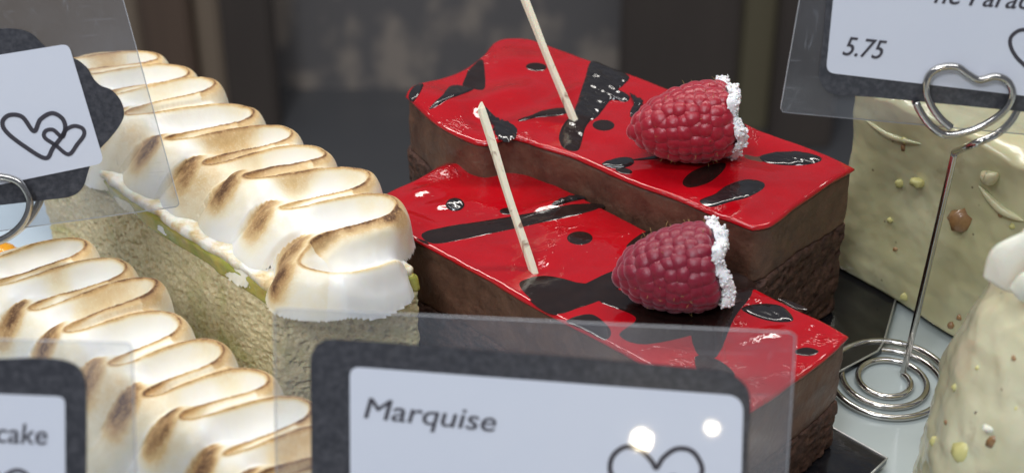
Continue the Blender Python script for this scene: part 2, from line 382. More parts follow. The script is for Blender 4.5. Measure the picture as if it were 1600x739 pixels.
# ------------------------------------------------------------------ red glazed slices
def coons(near, far, left, right, nu, nv):
    """all given as photo pixels, near/far run left to right, left/right run near to far"""
    u = np.linspace(0, 1, nu); v = np.linspace(0, 1, nv)
    N_, F_, L_, R_ = resample(near, nu), resample(far, nu), resample(left, nv), resample(right, nv)
    U, Vv = np.meshgrid(u, v, indexing='ij'); U = U[..., None]; Vv = Vv[..., None]
    S = (1-Vv)*N_[:, None]+Vv*F_[:, None]+(1-U)*L_[None]+U*R_[None]
    S -= (1-U)*(1-Vv)*N_[0]+U*(1-Vv)*N_[-1]+(1-U)*Vv*F_[0]+U*Vv*F_[-1]
    return S
def red_slice(label, near, far, left, right, ztop, zbot, zsplit, bumps, seed, board_quad):
    quad = np.array([at(*near[0], ztop), at(*near[-1], ztop), at(*far[-1], ztop), at(*far[0], ztop)])
    cen = quad.mean(0); root = thing('chocolate_slice', label, 'cake', (cen[0], cen[1], zbot))
    ax = quad[1]-quad[0]; ax = ax/np.linalg.norm(ax); Lh = np.linalg.norm(quad[1]-quad[0])
    def zs(x, y):
        x = np.asarray(x, float); y = np.asarray(y, float); z = np.full(np.shape(x), ztop)
        for (px, py, rx, ry, ang, h) in bumps:
            c = at(px, py, ztop); ca, sa = math.cos(R(ang)), math.sin(R(ang))
            dx, dy = x-c[0], y-c[1]; a = (dx*ca+dy*sa)/rx; b = (-dx*sa+dy*ca)/ry
            z = z+h*np.exp(-(a*a+b*b))
        P = np.stack([x, y, np.zeros_like(x)], -1)
        return z+.00022*fbm(P*160, 2, seed)+.0004*fbm(P*45, 2, seed+3)
    S = coons(near, far, left, right, 240, 90)
    X = np.zeros(S.shape[:2]+(3,))
    for i in range(S.shape[0]):
        for j in range(S.shape[1]): X[i, j] = at(S[i, j, 0], S[i, j, 1], ztop)
    dz = zs(X[..., 0], X[..., 1])-ztop
    # keep the outline but lift the surface; rounded rim
    nu, nv = X.shape[:2]
    U, Vv = np.meshgrid(np.arange(nu), np.arange(nv), indexing='ij')
    edge = np.minimum(np.minimum(U, nu-1-U)*.0005, np.minimum(Vv, nv-1-Vv)*.00047)
    rim = np.clip(edge/.0007, 0, 1); X[..., 2] = ztop+dz-.0004*(1-rim)**2
    # outline loop and skirt
    loop = [(i, 0) for i in range(nu)]+[(nu-1, j) for j in range(1, nv)]+[(i, nv-1) for i in range(nu-2, -1, -1)]+[(0, j) for j in range(nv-2, 0, -1)]
    V = list(X.reshape(-1, 3)); Fc = grid_faces(nu, nv); n = len(loop); base = len(V)
    lp = np.array([X[a] for a in loop]); c2 = lp.mean(0)
    tg = np.roll(lp, -1, 0)-np.roll(lp, 1, 0); nr = np.stack([tg[:, 1], -tg[:, 0]], 1); nr /= np.linalg.norm(nr, axis=1)[:, None]+1e-9
    drip = .0008+.0007*np.clip(fbm(lp*120, 2, seed+8), 0, 1)
    for k, (dn, dd) in enumerate(((.0002, .4), (.0001, .8), (-.0006, 1.0), (-.0016, 1.0))):
        q = lp.copy(); q[:, :2] += nr*dn; q[:, 2] -= drip*dd; V += list(q)
        a0 = base+(k-1)*n; b0 = base+k*n
        for i in range(n):
            i2 = (i+1) % n
            if k == 0: A, B = loop[i][0]*nv+loop[i][1], loop[i2][0]*nv+loop[i2][1]
            else: A, B = a0+i, a0+i2
            Fc.append((A, B, b0+i2, b0+i))
    g = mesh('glaze', np.array(V), Fc, M_GLAZE, root); recalc(g)
    # body: mousse and sponge follow the same outline
    q = inset(np.array([quad[0], quad[1], quad[2], quad[3]]), .0004)
    def body(name, z0, z1, m, amp, freq, grow, pore, top=None, sd=0):
        n2 = 900; o2 = resample(lp[:, :2], n2, True)
        for _ in range(6): o2 = (np.roll(o2, 1, 0)+o2+np.roll(o2, -1, 0))/3
        tg = np.roll(o2, -1, 0)-np.roll(o2, 1, 0); nr2 = np.stack([tg[:, 1], -tg[:, 0]], 1); nr2 /= np.linalg.norm(nr2, axis=1)[:, None]
        if ((o2-o2.mean(0))*nr2).sum() < 0: nr2 = -nr2
        nz = max(6, int((z1-z0)/.0006)); rows = []
        ztp = (zs(o2[:, 0], o2[:, 1])-ztop+z1) if top else np.full(n2, z1)
        wav = .0011*fbm(np.column_stack([o2*70, o2[:, 0]*0]), 3, seed+77)+.0005*fbm(np.column_stack([o2*400, o2[:, 0]*0]), 2, seed+78)
        ztp = ztp if top else ztp+wav; zlo = z0+wav if top else np.full(n2, z0)
        for j in range(nz+1):
            s = j/nz; P = np.column_stack([o2, zlo+(ztp-zlo)*s])
            d = amp*fbm(P*freq, 4, seed+sd)+amp*1.3*fbm(P*np.array([60, 60, 140]), 2, seed+sd+1)+grow
            if pore: d = d-pore*np.clip((vnoise(P*np.array([500, 500, 700]), seed+sd+2)-.3)/.3, 0, 1)
            if j in (0, nz): d = d-.0006
            P[:, :2] += nr2*d[:, None]; rows.append(P)
        V2 = np.vstack(rows); F2 = grid_faces(nz+1, n2, True); F2.append([nz*n2+i for i in range(n2)]); F2.append(list(range(n2))[::-1])
        return recalc(mesh(name, V2, F2, m, root))
    body('mousse_layer', zsplit, ztop-.0012, M_MOUSSE, .00035, 260, -.0004, 0, True, 11)
    body('sponge_layer', zbot, zsplit+.0003, M_CHOC, .0006, 420, -.0001, .0011, None, 21)
    return root, zs
near_b = catmull([(635, 152), (660, 174), (690, 196), (725, 213), (760, 222), (795, 214), (822, 219), (850, 229), (900, 243), (950, 264), (1000, 286), (1090, 320), (1140, 343), (1176, 355)], 6)
far_b = catmull([(783, 62), (800, 59), (830, 61), (870, 75), (925, 95), (1000, 121), (1100, 160), (1171, 195), (1205, 210), (1257, 228), (1335, 261)], 6)
left_b = catmull([(635, 152), (642, 140), (660, 131), (690, 122), (722, 110), (752, 90), (768, 70), (783, 62)], 6)
right_b = catmull([(1176, 355), (1205, 348), (1245, 318), (1290, 288), (1335, 261)], 6)
bumps_b = [(690, 160, .013, .006, -40, .0018), (790, 150, .010, .005, 40, .0016), (745, 185, .006, .003, -70, -.0016), (850, 185, .009, .004, 20, .0012), (900, 215, .006, .004, -40, -.0010), (1180, 240, .008, .005, -40, -.0012), (1060, 245, .012, .008, 0, -.0008), (1160, 330, .006, .003, 50, .0008), (820, 100, .010, .007, 0, .0012), (880, 150, .009, .002, 50, .0008)]
ZB, ZF = .047, .036
slice_b, zs_b = red_slice('rear chocolate slice under red mirror glaze with black streaks, its left corner sagging', near_b, far_b, left_b, right_b, ZB, .0022, .0300, bumps_b, 3, None)
near_f = catmull([(560, 326), (600, 346), (640, 368), (700, 400), (760, 433), (850, 483), (940, 530), (1050, 589), (1120, 626), (1162, 646)], 6)
far_f = catmull([(752, 240), (780, 250), (820, 266), (900, 303), (1000, 354), (1100, 407), (1200, 460), (1290, 503), (1325, 523)], 6)
left_f = catmull([(560, 326), (590, 308), (622, 292), (670, 270), (700, 252), (730, 243), (752, 240)], 6)
right_f = catmull([(1162, 646), (1200, 622), (1240, 594), (1290, 556), (1325, 523)], 6)
bumps_f = [(660, 300, .005, .0022, 40, .0010), (705, 265, .006, .0025, 30, .0012), (700, 320, .006, .0022, 10, .0008), (860, 320, .008, .002, 30, .0009), (850, 420, .004, .004, 0, -.0008), (1060, 470, .010, .008, 0, -.0010), (640, 340, .007, .002, -30, .0007), (1200, 520, .006, .002, 20, .0006)]
slice_f, zs_f = red_slice('front chocolate slice with red mirror glaze and broad black bands, half behind the Marquise card', near_f, far_f, left_f, right_f, ZF, .0032, .0170, bumps_f, 5, None)

def on_surf(px, py, zs, z0):
    z = z0
    for _ in range(5):
        p = at(px, py, z); z = float(zs(p[0], p[1]))
    return at(px, py, z)
def patch(outline, zs, z0, m, parent, name='chocolate_streak', h=.00030, wr=0.0, jag=0, n=110, K=9):
    o = catmull(outline, 8, True); o = resample(o, n, True)
    if jag:
        c = o.mean(0); th = np.arange(n)[:, None]*.35
        nn = vnoise(np.column_stack([np.arange(n)*.45, np.zeros(n), np.zeros(n)]), 5)
        o = o+(o-c)/np.linalg.norm(o-c, axis=1)[:, None]*(nn*jag)[:, None]
    c = o.mean(0); V = []; Fc = []
    W = np.array([on_surf(a, b, zs, z0) for a, b in o]); cw = on_surf(c[0], c[1], zs, z0)
    for k in range(K+1):
        s = 1-k/K*.985; xy = cw[:2]+(W[:, :2]-cw[:2])*s
        z = zs(xy[:, 0], xy[:, 1])+(h if wr > .00025 else .00010)*(1-max(0, (s-.7)/.3)**2)-.00005*(k == 0)
        if wr:
            z = z+wr*(.5+.6*fbm(np.column_stack([(xy[:, 0]-xy[:, 1])*190, (xy[:, 0]+xy[:, 1])*520, xy[:, 0]*0]), 2, 4))*(1-s**6)
        V.append(np.column_stack([xy, z]))
        if k:
            a, b = (k-1)*n, k*n; Fc += [(a+i, a+(i+1) % n, b+(i+1) % n, b+i) for i in range(n)]
    Fc.append([K*n+i for i in range(n)])
    ob = recalc(mesh(name, np.vstack(V), Fc, m, parent))
    if ob.data.polygons[0].normal.z < 0: ob.data.flip_normals()
    return ob
def ell(cx, cy, rx, ry, ang=0, n=12):
    a = R(ang); return [(cx+rx*math.cos(t)*math.cos(a)-ry*math.sin(t)*math.sin(a), cy+rx*math.cos(t)*math.sin(a)+ry*math.sin(t)*math.cos(a)) for t in np.linspace(0, 2*math.pi, n, endpoint=False)]
PB = lambda o, m=M_DARK, **k: patch(o, zs_b, ZB, m, slice_b, **k)
PB([(733, 108), (753, 92), (758, 112), (757, 140), (735, 139), (722, 135), (727, 120)], wr=.0001)
PB([(670, 170), (690, 150), (704, 134), (725, 134), (741, 139), (725, 147), (700, 156), (680, 168)], M_DARKW, wr=.0004)
PB([(640, 144), (650, 134), (662, 132), (655, 148), (646, 158), (639, 155)], M_DARKW, wr=.0003)
PB([(757, 166), (775, 184), (800, 194), (808, 208), (795, 222), (778, 216), (768, 196), (758, 182)], M_DARKW, wr=.0006, jag=2)
PB([(808, 188), (830, 180), (850, 172), (882, 168), (888, 176), (870, 182), (840, 184), (815, 190)], M_DARK, wr=.0002)
PB(ell(838, 105, 17, 7, 3), wr=.0001)
PB([(924, 96), (950, 104), (983, 119), (974, 134), (967, 141), (984, 151), (978, 160), (956, 157), (944, 170), (930, 186), (912, 190), (897, 178), (903, 156), (914, 122)], M_DARKW, wr=.0010, K=30, n=260)
PB([(905, 178), (930, 178), (915, 200), (904, 235), (880, 232), (873, 212), (885, 188)], M_DARK, wr=.0004)
PB([(984, 146), (1005, 158), (998, 172), (990, 190), (984, 178), (990, 165)], M_DARKW, wr=.0007, jag=2)
PB(ell(943, 196, 18, 9, 2))
PB([(1141, 183), (1155, 190), (1167, 200), (1155, 205), (1142, 198)], M_DARKW, wr=.0006)
PB([(940, 256), (960, 248), (985, 246), (991, 255), (978, 262), (955, 263)], M_DARKW, wr=.0004)
PB(ell(975, 267, 14, 5, 10))
PB([(985, 250), (1010, 246), (1040, 241), (1035, 247), (1000, 251)], wr=0)
PB([(1066, 282), (1080, 268), (1105, 258), (1135, 254), (1130, 268), (1108, 286), (1080, 294), (1067, 291)])
PB([(1092, 314), (1115, 304), (1135, 290), (1165, 280), (1192, 284), (1194, 294), (1170, 308), (1140, 316), (1110, 324)], M_DARKW, wr=.0003)
PB(ell(1235, 248, 50, 11, 1), M_DARKW, wr=.0006)
PF = lambda o, m=M_DARK, **k: patch(o, zs_f, ZF, m, slice_f, **k)
PF(ell(711, 320, 15, 10, 0), M_DARKW, wr=.0004)
PF(ell(795, 330, 15, 6, 0))
PF([(650, 366), (690, 355), (760, 344), (830, 332), (900, 318), (945, 320), (920, 332), (840, 350), (760, 367), (690, 381), (665, 380)], wr=.00005, n=160)
PF([(862, 318), (880, 310), (905, 305), (915, 310), (890, 316), (868, 322)], M_DARKW, wr=.0006)
PF(ell(906, 372, 21, 11, 0))
PF([(978, 384), (1000, 366), (1018, 360), (1012, 372), (992, 382), (985, 390)])
PF([(808, 446), (822, 434), (850, 430), (878, 434), (905, 441), (930, 440), (968, 420), (972, 450), (940, 470), (905, 482), (870, 492), (838, 478)], wr=.00005, n=160)
PF([(930, 440), (1000, 462), (1080, 480), (1135, 492), (1100, 520), (1010, 540), (965, 525), (992, 496), (930, 468)], n=160)
PF([(1040, 440), (1140, 425), (1180, 445), (1170, 470), (1148, 500), (1120, 560), (1085, 550), (1070, 490)], n=140)
PF([(885, 500), (925, 490), (955, 515), (948, 531), (915, 516)])
PF([(1158, 482), (1185, 474), (1222, 478), (1240, 500), (1212, 503), (1180, 495)], M_DARKW, wr=.0003)
PF([(1215, 466), (1235, 470), (1262, 482), (1245, 482)], wr=0)
PF([(1243, 546), (1262, 542), (1280, 548), (1268, 556), (1245, 554)])
PF([(1085, 556), (1120, 560), (1150, 585), (1130, 600), (1095, 590)])

# boards under the slices
def board(label, pts, z, th=.0016):
    P = [at(a, b, z)[:2] for a, b in pts]; n = len(P)
    r = thing('cake_board', label, 'cake board', (np.mean([p[0] for p in P]), np.mean([p[1] for p in P]), z-th))
    V = [(*p, z-th) for p in P]+[(*p, z) for p in P]; F_ = [list(range(n))[::-1], [n+i for i in range(n)]]+[(i, (i+1) % n, n+(i+1) % n, n+i) for i in range(n)]
    recalc(mesh('board_sheet', V, F_, M_BOARD, r, smooth=False))
    lp = [np.array((*p, z+.0001)) for p in P]; lp.append(lp[0]); Vt, Ft = tube_geo(resample(lp, 90), .00028, 6)
    mesh('silver_rim', Vt, Ft, M_EDGE, r); return r
board('glossy black board with a silver rim under the rear red slice', [(600, 330), (1200, 640), (1378, 545), (1403, 455), (820, 190)], .0020)
board('black board under the front red slice, its corner showing at the bottom edge', [(520, 560), (1130, 960), (1386, 716), (1250, 640), (760, 420)], .0030)
# ------------------------------------------------------------------ piped meringue slices
def quadmesh_from_mask(V, keep, nu, nv):
    F_ = []
    for i in range(nu-1):
        for j in range(nv-1):
            if keep[i, j] and keep[i+1, j] and keep[i, j+1] and keep[i+1, j+1]: F_.append((i*nv+j, (i+1)*nv+j, (i+1)*nv+j+1, i*nv+j+1))
    used = np.zeros(nu*nv, bool)
    Fa = np.array(F_); used[Fa.ravel()] = True; idx = -np.ones(nu*nv, int); idx[used] = np.arange(used.sum())
    return used, idx[Fa]
def meringue(parent, far_px, near_px, zc, zb, seed, t0, t1, tail=None, drop=None):
    """a ribbon piped to and fro across the slice: the crest runs near, far, near, far..."""
    far = np.array([at(a, b, zc)[:2] for a, b in far_px]); near = np.array([at(a, b, zc)[:2] for a, b in near_px])
    kf = np.arange(len(far)); kn = np.arange(len(near))+.5+NEAR0[seed]
    def ext(k, pts, t):
        r = np.stack([np.interp(t, k, pts[:, i]) for i in (0, 1)], -1)
        lo = t < k[0]; hi = t > k[-1]
        r[lo] = pts[0]+(t[lo]-k[0])[:, None]*(pts[1]-pts[0]); r[hi] = pts[-1]+(t[hi]-k[-1])[:, None]*(pts[-1]-pts[-2]); return r
    t = np.linspace(t0, t1, int((t1-t0)*210)); Fp, Np = ext(kf, far, t), ext(kn, near, t)
    U = np.gradient(Fp+Np, axis=0); U /= np.linalg.norm(U, axis=1)[:, None]; Pd = np.linalg.norm(far[-1]-far[0])/(len(far)-1)
    ph = 2*math.pi*t; cs = np.cos(ph); cs = np.sign(cs)*np.abs(cs)**.85
    wob = .08*Pd*np.sin(ph*.37+seed)
    cu = (Fp+Np)/2+(Fp-Np)/2*cs[:, None]+U*(((.085+.02*np.sin(ph*.29+seed))*Pd*np.sin(2*ph)+(.135+.035*np.sin(ph*.43+1))*Pd*np.sin(ph)+wob)[:, None])
    if tail is not None:
        tl = np.array([at(a, b, zc-.001)[:2] for a, b in tail]); tl = catmull(np.vstack([cu[-1], tl]), 30)[1:]
        cu = np.vstack([cu, tl]); ph = np.concatenate([ph, np.full(len(tl), math.pi*3)]); Fp = np.vstack([Fp, np.repeat(Fp[-1:], len(tl), 0)]); Np = np.vstack([Np, np.repeat(Np[-1:], len(tl), 0)]); U = np.vstack([U, np.repeat(U[-1:], len(tl), 0)])
        zfall = np.concatenate([np.zeros(len(t)), np.linspace(0, .0062, len(tl))])
    else: zfall = np.zeros(len(t))
    # local frame
    o = cu.mean(0); ex = U.mean(0); ex /= np.linalg.norm(ex); ey = np.array([-ex[1], ex[0]])
    if np.dot((far-near[:1]).mean(0), ey) < 0: ey = -ey
    lc = np.column_stack([(cu-o)@ex, (cu-o)@ey]); mg = .014; hs = .00030
    gx = np.arange(lc[:, 0].min()-mg, lc[:, 0].max()+mg, hs); gy = np.arange(lc[:, 1].min()-mg, lc[:, 1].max()+mg, hs)
    nu, nv = len(gx), len(gy); GX, GY = np.meshgrid(gx, gy, indexing='ij'); G = np.column_stack([GX.ravel(), GY.ravel()])
    # wander of the sampling gives an uneven, hand piped edge
    G3 = np.column_stack([G, np.zeros(len(G))]); wn = np.column_stack([fbm(G3*150, 2, seed), fbm(G3*150, 2, seed+50)])*.0009
    Gw = G+wn
    dmin = np.full(len(G), 9.); idx = np.zeros(len(G), int)
    for a in range(0, len(G), 8192):
        q = Gw[a:a+8192]; dd = ((q[:, None, :]-lc[None])**2).sum(2); k = dd.argmin(1); idx[a:a+8192] = k; dmin[a:a+8192] = np.sqrt(dd[np.arange(len(q)), k])
    tg = np.gradient(lc, axis=0); rel = Gw-lc[idx]; side = tg[idx, 0]*rel[:, 1]-tg[idx, 1]*rel[:, 0]
    mid = (Fp+Np)/2; half = np.linalg.norm(Fp-Np, axis=1)/2
    Gworld = o+Gw[:, :1]*ex+Gw[:, 1:]*ey
    axd = (Fp-Np); axd /= np.linalg.norm(axd, axis=1)[:, None]
    v = ((Gworld-mid[idx])*axd[idx]).sum(1)/half[idx]           # -1 near ... 1 far
    # which side of the curve is the inside of the far loops
    ktest = np.argmin(np.abs((ph/(2*math.pi))-round((t0+t1)/2))); inner = np.dot(o*0+(mid[ktest]-cu[ktest]), ex), np.dot(mid[ktest]-cu[ktest], ey)
    sgn = np.sign(tg[ktest, 0]*inner[1]-tg[ktest, 1]*inner[0]); farin = (side*sgn) > 0
    sm = lambda x, a, b: (lambda q: q*q*(3-2*q))(np.clip((x-a)/(b-a), 0, 1))
    wfar = sm(v, -.1, .75)
    Rn, Rf = .0095, .0048
    Rr = np.where(farin, Rn, Rn+(Rf-Rn)*wfar)
    L_ = len(t)
    if tail is not None:
        ta = np.clip((idx-L_)/max(1, len(cu)-L_), 0, 1)
        Rr = np.where((idx > L_-100) & (idx < L_), np.where(farin, np.where(v < -.2, .0100, .0085), np.where(v < .75, .0088, .0050)), Rr)
        Rr = np.where((idx > L_-100) & (idx < L_-45) & farin & (v > .2), .0060, Rr)
        Rr = np.where(idx >= L_, .0085+(.0048-.0085)*ta**.7, Rr)
    def blur(a, k, it=2):
        a = a.reshape(nu, nv)
        for _ in range(it):
            for ax_ in (0, 1):
                p = np.pad(a, [(k+1, k) if q == ax_ else (0, 0) for q in (0, 1)], mode='edge'); cs_ = np.cumsum(p, axis=ax_)
                a = ((cs_[2*k+1:]-cs_[:-2*k-1]) if ax_ == 0 else (cs_[:, 2*k+1:]-cs_[:, :-2*k-1]))/(2*k+1)
        return a.ravel()
    Rr = blur(Rr, 5)
    nb = blur(sm(-v, .6, 1.1)*farin, 4)
    Rr = Rr+.0042*nb*(idx < len(t)-100); D = np.clip(1-(dmin/Rr)**(2.2-.45*nb), 0, 1)**(.58+.16*nb)
    zt = zc-zfall[idx]+(.0009*np.sin(ph*.61+seed)+.0006*np.sin(ph*.23+2*seed))[idx]*(v > -2)
    h = (zt-zb)*D
    # scoop inside the far loops, crisp crest
    scoop = np.where(farin & (v < 1.2) & (v > -.7), .0042*sm(dmin, 0, .0034)*sm(v, -.9, .1), 0)
    scoop += np.where((~farin) & (v < -.1), .0026*sm(dmin, 0, .0017)*np.exp(-((v+.80)/.30)**2), 0)
    h = h-scoop+.0008*np.exp(-dmin/.0006)*(1-.3*np.abs(v).clip(0, 1))
    hb = blur(h, 2); kx = np.exp(-dmin/.0012); h = hb*(1-kx)+h*kx
    h += .00025*fbm(G3*260, 3, seed+4)
    Z = zb+h
    if drop is not None: Z = Z-np.where(v < -.9, drop*sm(-v, 1.0, 1.7)*(idx < len(t)-100), 0)
    # lean the crest a little back over its pocket, away from the viewer along the row
    lean = -.16*(h-.015)
    W = Gworld-lean[:, None]*ex-wn@np.array([ex, ey])*0
    # toast (real browning): crest line, the shoulders outside, the round near loops
    out = ~farin
    nz = .5+.5*fbm(G3*240, 3, seed+7); nz2 = .5+.5*fbm(G3*70, 2, seed+9)
    line = np.exp(-(dmin/.00036)**2)*(.40+.55*nz)
    wash = .30*np.exp(-dmin/.0016)*np.where(out, 1.2, .55)*(.4+nz2)
    # outer wall of the near loops and outer rim of the far ones
    nearout = farin & (v < -.75)
    dwall = np.abs(dmin-.0046); back = -((rel@np.array([1., 0]))/(dmin+1e-6))*1.0
    patchn = np.where(nearout, 1.0*np.exp(-(dwall/.0042)**2)*sm(-v, .75, 1.0)*(.12+.88*sm(back, -.55, .45))*(.55+.6*nz)*sm(zt-Z, -.001, .0008)*(1-sm(zt-Z, .0065, .0110)), 0)
    patchf = np.where(out & (v > .55), .42*np.exp(-(dmin/.0022)**2)*(.5+.6*nz), 0)
    body_ = (.62*np.exp(-((dmin-.0006)/.0026)**2)*(.55+.6*nz)*((idx > len(t)-92) & (idx < len(t)) & out) if tail is not None else 0)+.30*sm(nz2, .50, .80)*np.exp(-(v/.8)**2)+.16*sm(nz2, .35, .7)*nb
    toast = np.clip(line*.95+wash+patchn+patchf+body_, 0, 1)*np.where(zfall[idx] > .003, .5, 1)
    V = np.column_stack([W, Z]); keep = (blur(dmin, 2) < Rr+.0005).reshape(nu, nv); V[dmin >= Rr, 2] -= .0008
    used, Fc = quadmesh_from_mask(V, keep, nu, nv)
    ob = mesh('piped_meringue', V[used], Fc, M_MER, parent, attr={'toast': toast[used]})
    if ob.data.polygons[len(ob.data.polygons)//2].normal.z < 0: ob.data.flip_normals()
    return ob
NEAR0 = {31: 0, 37: -1}
# rear meringue slice
zt1 = .0375
q1 = [at(48, 204, zt1), at(424, 458, zt1), at(655, 428, zt1), at(268, 150, zt1)]
m1 = thing('meringue_slice', 'rear slice of pale sponge under zigzag toasted meringue, beside the red slices', 'cake', (q1[0][0]+.04, q1[0][1]-.03, .001))
rough_block('sponge', q1, .001, zt1-.0050, M_SPONGE, m1, ds=.0005, amp=.0006, freq=600, seed=11, pore=.0016)
rough_block('curd_layer', inset(q1, -.0001), zt1-.0052, zt1-.0002, M_CURD, m1, amp=.0008, freq=240, seed=13, rad=.001)
rough_block('meringue_base', inset(q1, .0004), zt1-.0008, zt1+.0016, M_MERB, m1, amp=.0012, freq=190, seed=15, rad=.002)
far1 = [(246, 84), (288, 108), (336, 136), (391, 166), (450, 204), (506, 238), (572, 270), (618, 320)]
near1 = [(112, 120), (156, 150), (200, 184), (256, 216), (322, 254), (384, 286), (436, 324), (490, 386)]
meringue(m1, far1, near1, .0500, zt1, 31, -.55, 7.5, tail=[(470, 410), (520, 418), (578, 405), (622, 384)], drop=.003)
# front meringue slice
far2 = [(130, 372), (186, 408), (243, 447), (274, 492), (337, 536), (416, 584), (476, 628), (540, 676), (600, 724), (660, 772)]
near2 = [(-70, 418), (-14, 448), (44, 480), (104, 526), (166, 566), (226, 612), (284, 660), (345, 706), (405, 752), (465, 800)]
c0, c1, c2, c3 = [at(a, b, .048)[:2] for a, b in ((-40, 400), (455, 812), (690, 770), (150, 358))]
q2 = np.array([c0, c1, c2, c3]); q2 = inset(q2, .002)
m2 = thing('meringue_slice', 'front slice topped with zigzag toasted meringue, at the lower left behind two cards', 'cake', (q2[:, 0].mean(), q2[:, 1].mean(), .001))
rough_block('sponge', q2, .001, .0295, M_SPONGE, m2, amp=.0010, freq=330, seed=41, pore=.0013)
rough_block('meringue_base', inset(q2, -.0004), .0285, .0325, M_MERB, m2, amp=.0014, freq=190, seed=45, rad=.002)
meringue(m2, far2, near2, .0480, .0315, 37, -.5, 8.6, drop=.003)

# ------------------------------------------------------------------ raspberries
def ico(sub):
    bm = bmesh.new(); bmesh.ops.create_icosphere(bm, subdivisions=sub, radius=1); V = np.array([v.co[:] for v in bm.verts]); Fc = [[v.index for v in f.verts] for f in bm.faces]; bm.free(); return V, Fc
ICO2, ICO3 = ico(2), ico(3)
def raspberry(label, tip, axis, L, Rm, m, seed, hole_turn=0.0):
    """tip in world, axis from the tip to the hollow end"""
    ax = Vector(axis).normalized(); root = thing('raspberry', label, 'raspberry', tip)
    up = Vector((0, 0, 1)); e1 = up.cross(ax).normalized(); e2 = ax.cross(e1).normalized(); rnd = random.Random(seed)
    prof = [(0, .16), (.06, .40), (.16, .62), (.30, .80), (.48, .93), (.66, 1.0), (.82, .99), (.95, .90), (1.0, .80)]
    ps, pr = [p[0] for p in prof], [p[1] for p in prof]; rad = lambda s: Rm*float(np.interp(s, ps, pr))
    T = Vector(tip)
    # core
    n = 28; rows = [(s, rad(s)*.86) for s in np.linspace(.03, .985, 16)]+[(.97, rad(.95)*.55), (.75, rad(.7)*.42), (.5, .001)]
    V = [T+ax*(s*L)+(e1*math.cos(a)+e2*math.sin(a))*r for s, r in rows for a in [2*math.pi*k/n for k in range(n)]]
    Fc = grid_faces(len(rows), n, True); Fc.append(list(range(n))[::-1])
    recalc(mesh('core', np.array([v[:] for v in V]), Fc, m, root))
    dm = None; r0 = Rm*.20; s = .015; ring = 0
    Vd, Fd = ICO3
    Vd = Vd.copy(); Vd[:, 2] *= .98
    while s < .95:
        rr = rad(s); cnt = max(3, int(round(2*math.pi*rr/(r0*1.50))))
        for k in range(cnt):
            a = 2*math.pi*(k+.5*(ring % 2)+rnd.uniform(-.2, .2))/cnt
            rd = (e1*math.cos(a)+e2*math.sin(a)); ss = s+rnd.uniform(-.022, .022)
            slope = (rad(min(ss+.03, 1))-rad(max(ss-.03, 0)))/(.06*L); nrm = (rd-ax*slope).normalized()
            pos = T+ax*(ss*L)+rd*(rr-r0*.80)
            if dm is None:
                dm = bpy.data.meshes.new('drupelet'); dm.from_pydata((Vd*r0).tolist(), [], Fd); dm.polygons.foreach_set('use_smooth', [True]*len(dm.polygons)); dm.materials.append(m)
            o = bpy.data.objects.new('drupelet', dm); C.objects.link(o); o.parent = root; o.location = pos-T
            o.rotation_euler = nrm.to_track_quat('Z', 'Y').to_euler()
            o.scale = (rnd.uniform(1.12, 1.38), rnd.uniform(1.12, 1.38), rnd.uniform(.92, 1.03))
        s += r0*1.28/math.hypot(L, L*abs((rad(min(s+.05, 1))-rad(max(s-.01, 0)))/(.06*L))) if s < .15 else r0*1.28/L; ring += 1
    # powdered sugar on the rim of the hollow end
    V = []; Fc = []; Vi, Fi = ICO2
    for k in range(1500):
        a = rnd.uniform(0, 2*math.pi); lump = 1+.10*math.sin(5*a+seed)+.07*math.sin(9*a)
        rr = rad(.99)*rnd.uniform(.66, 1.16)*lump; ss = 1.03+rnd.uniform(-.07, .05)+.035*math.sin(4*a+1)
        p = T+ax*(ss*L)+(e1*math.cos(a)+e2*math.sin(a))*rr; sz = Rm*rnd.uniform(.012, .045)
        nn = vnoise(Vi*2.2+k, 3)*.35+1
        off = len(V); V += list(np.array(p[:])+Vi*sz*nn[:, None]); Fc += [[i+off for i in f] for f in Fi]
    n = 90; off = len(V); ring = []
    for s_, q_ in ((.90, .97), (.945, 1.03), (.985, 1.02), (1.015, .93), (1.01, .80), (.97, .68), (.90, .60)):
        for k in range(n):
            a = 2*math.pi*k/n; lump = 1+.10*math.sin(5*a+seed)+.07*math.sin(9*a)
            ring.append(T+ax*((s_+.055+.035*math.sin(4*a+1)+.012*math.sin(13*a+s_*9))*L)+(e1*math.cos(a)+e2*math.sin(a))*rad(.96)*q_*1.03*lump)
    V += [np.array(p[:]) for p in ring]; Fc += [[i+off for i in f] for f in grid_faces(7, n, True)]
    mesh('sugar_rim', np.array(V), Fc, M_SUGAR, root)
    # fine hairs
    V = []; Fc = []
    for k in range(46):
        s = rnd.uniform(.1, .95); a = rnd.uniform(0, 2*math.pi); rd = e1*math.cos(a)+e2*math.sin(a)
        p = T+ax*(s*L)+rd*rad(s)*1.0; d = (rd+ax*rnd.uniform(-.8, .8)+e1*rnd.uniform(-.5, .5)).normalized(); ln = rnd.uniform(.0006, .0017)
        c_ = p+d*ln+Vector((0, 0, 1))*ln*.1; pts = [p[:], ((p+c_)/2+rd*ln*.15)[:], c_[:]]
        a_, b_ = tube_geo(pts, [.00006, .00005, .00002], 4, off=len(V)); V += list(a_); Fc += b_
    mesh('hairs', np.array(V), Fc, M_HAIR, root, kind='stuff')
    return root
tipb = at(993, 206, ZB+.0075); endb = at(1141, 184, ZB+.0105)
axb = endb-tipb; raspberry('plump raspberry with a sugared rim lying on the rear red slice', tipb, axb, np.linalg.norm(axb)*1.0, .0102, M_BERRY, 4)
tipf = at(970, 432, ZF+.0075); endf = at(1124, 412, ZF+.0112)
axf = endf-tipf; raspberry('darker raspberry with a sugared rim lying on the front red slice', tipf, axf, np.linalg.norm(axf)*1.0, .0104, M_BERRY2, 9)

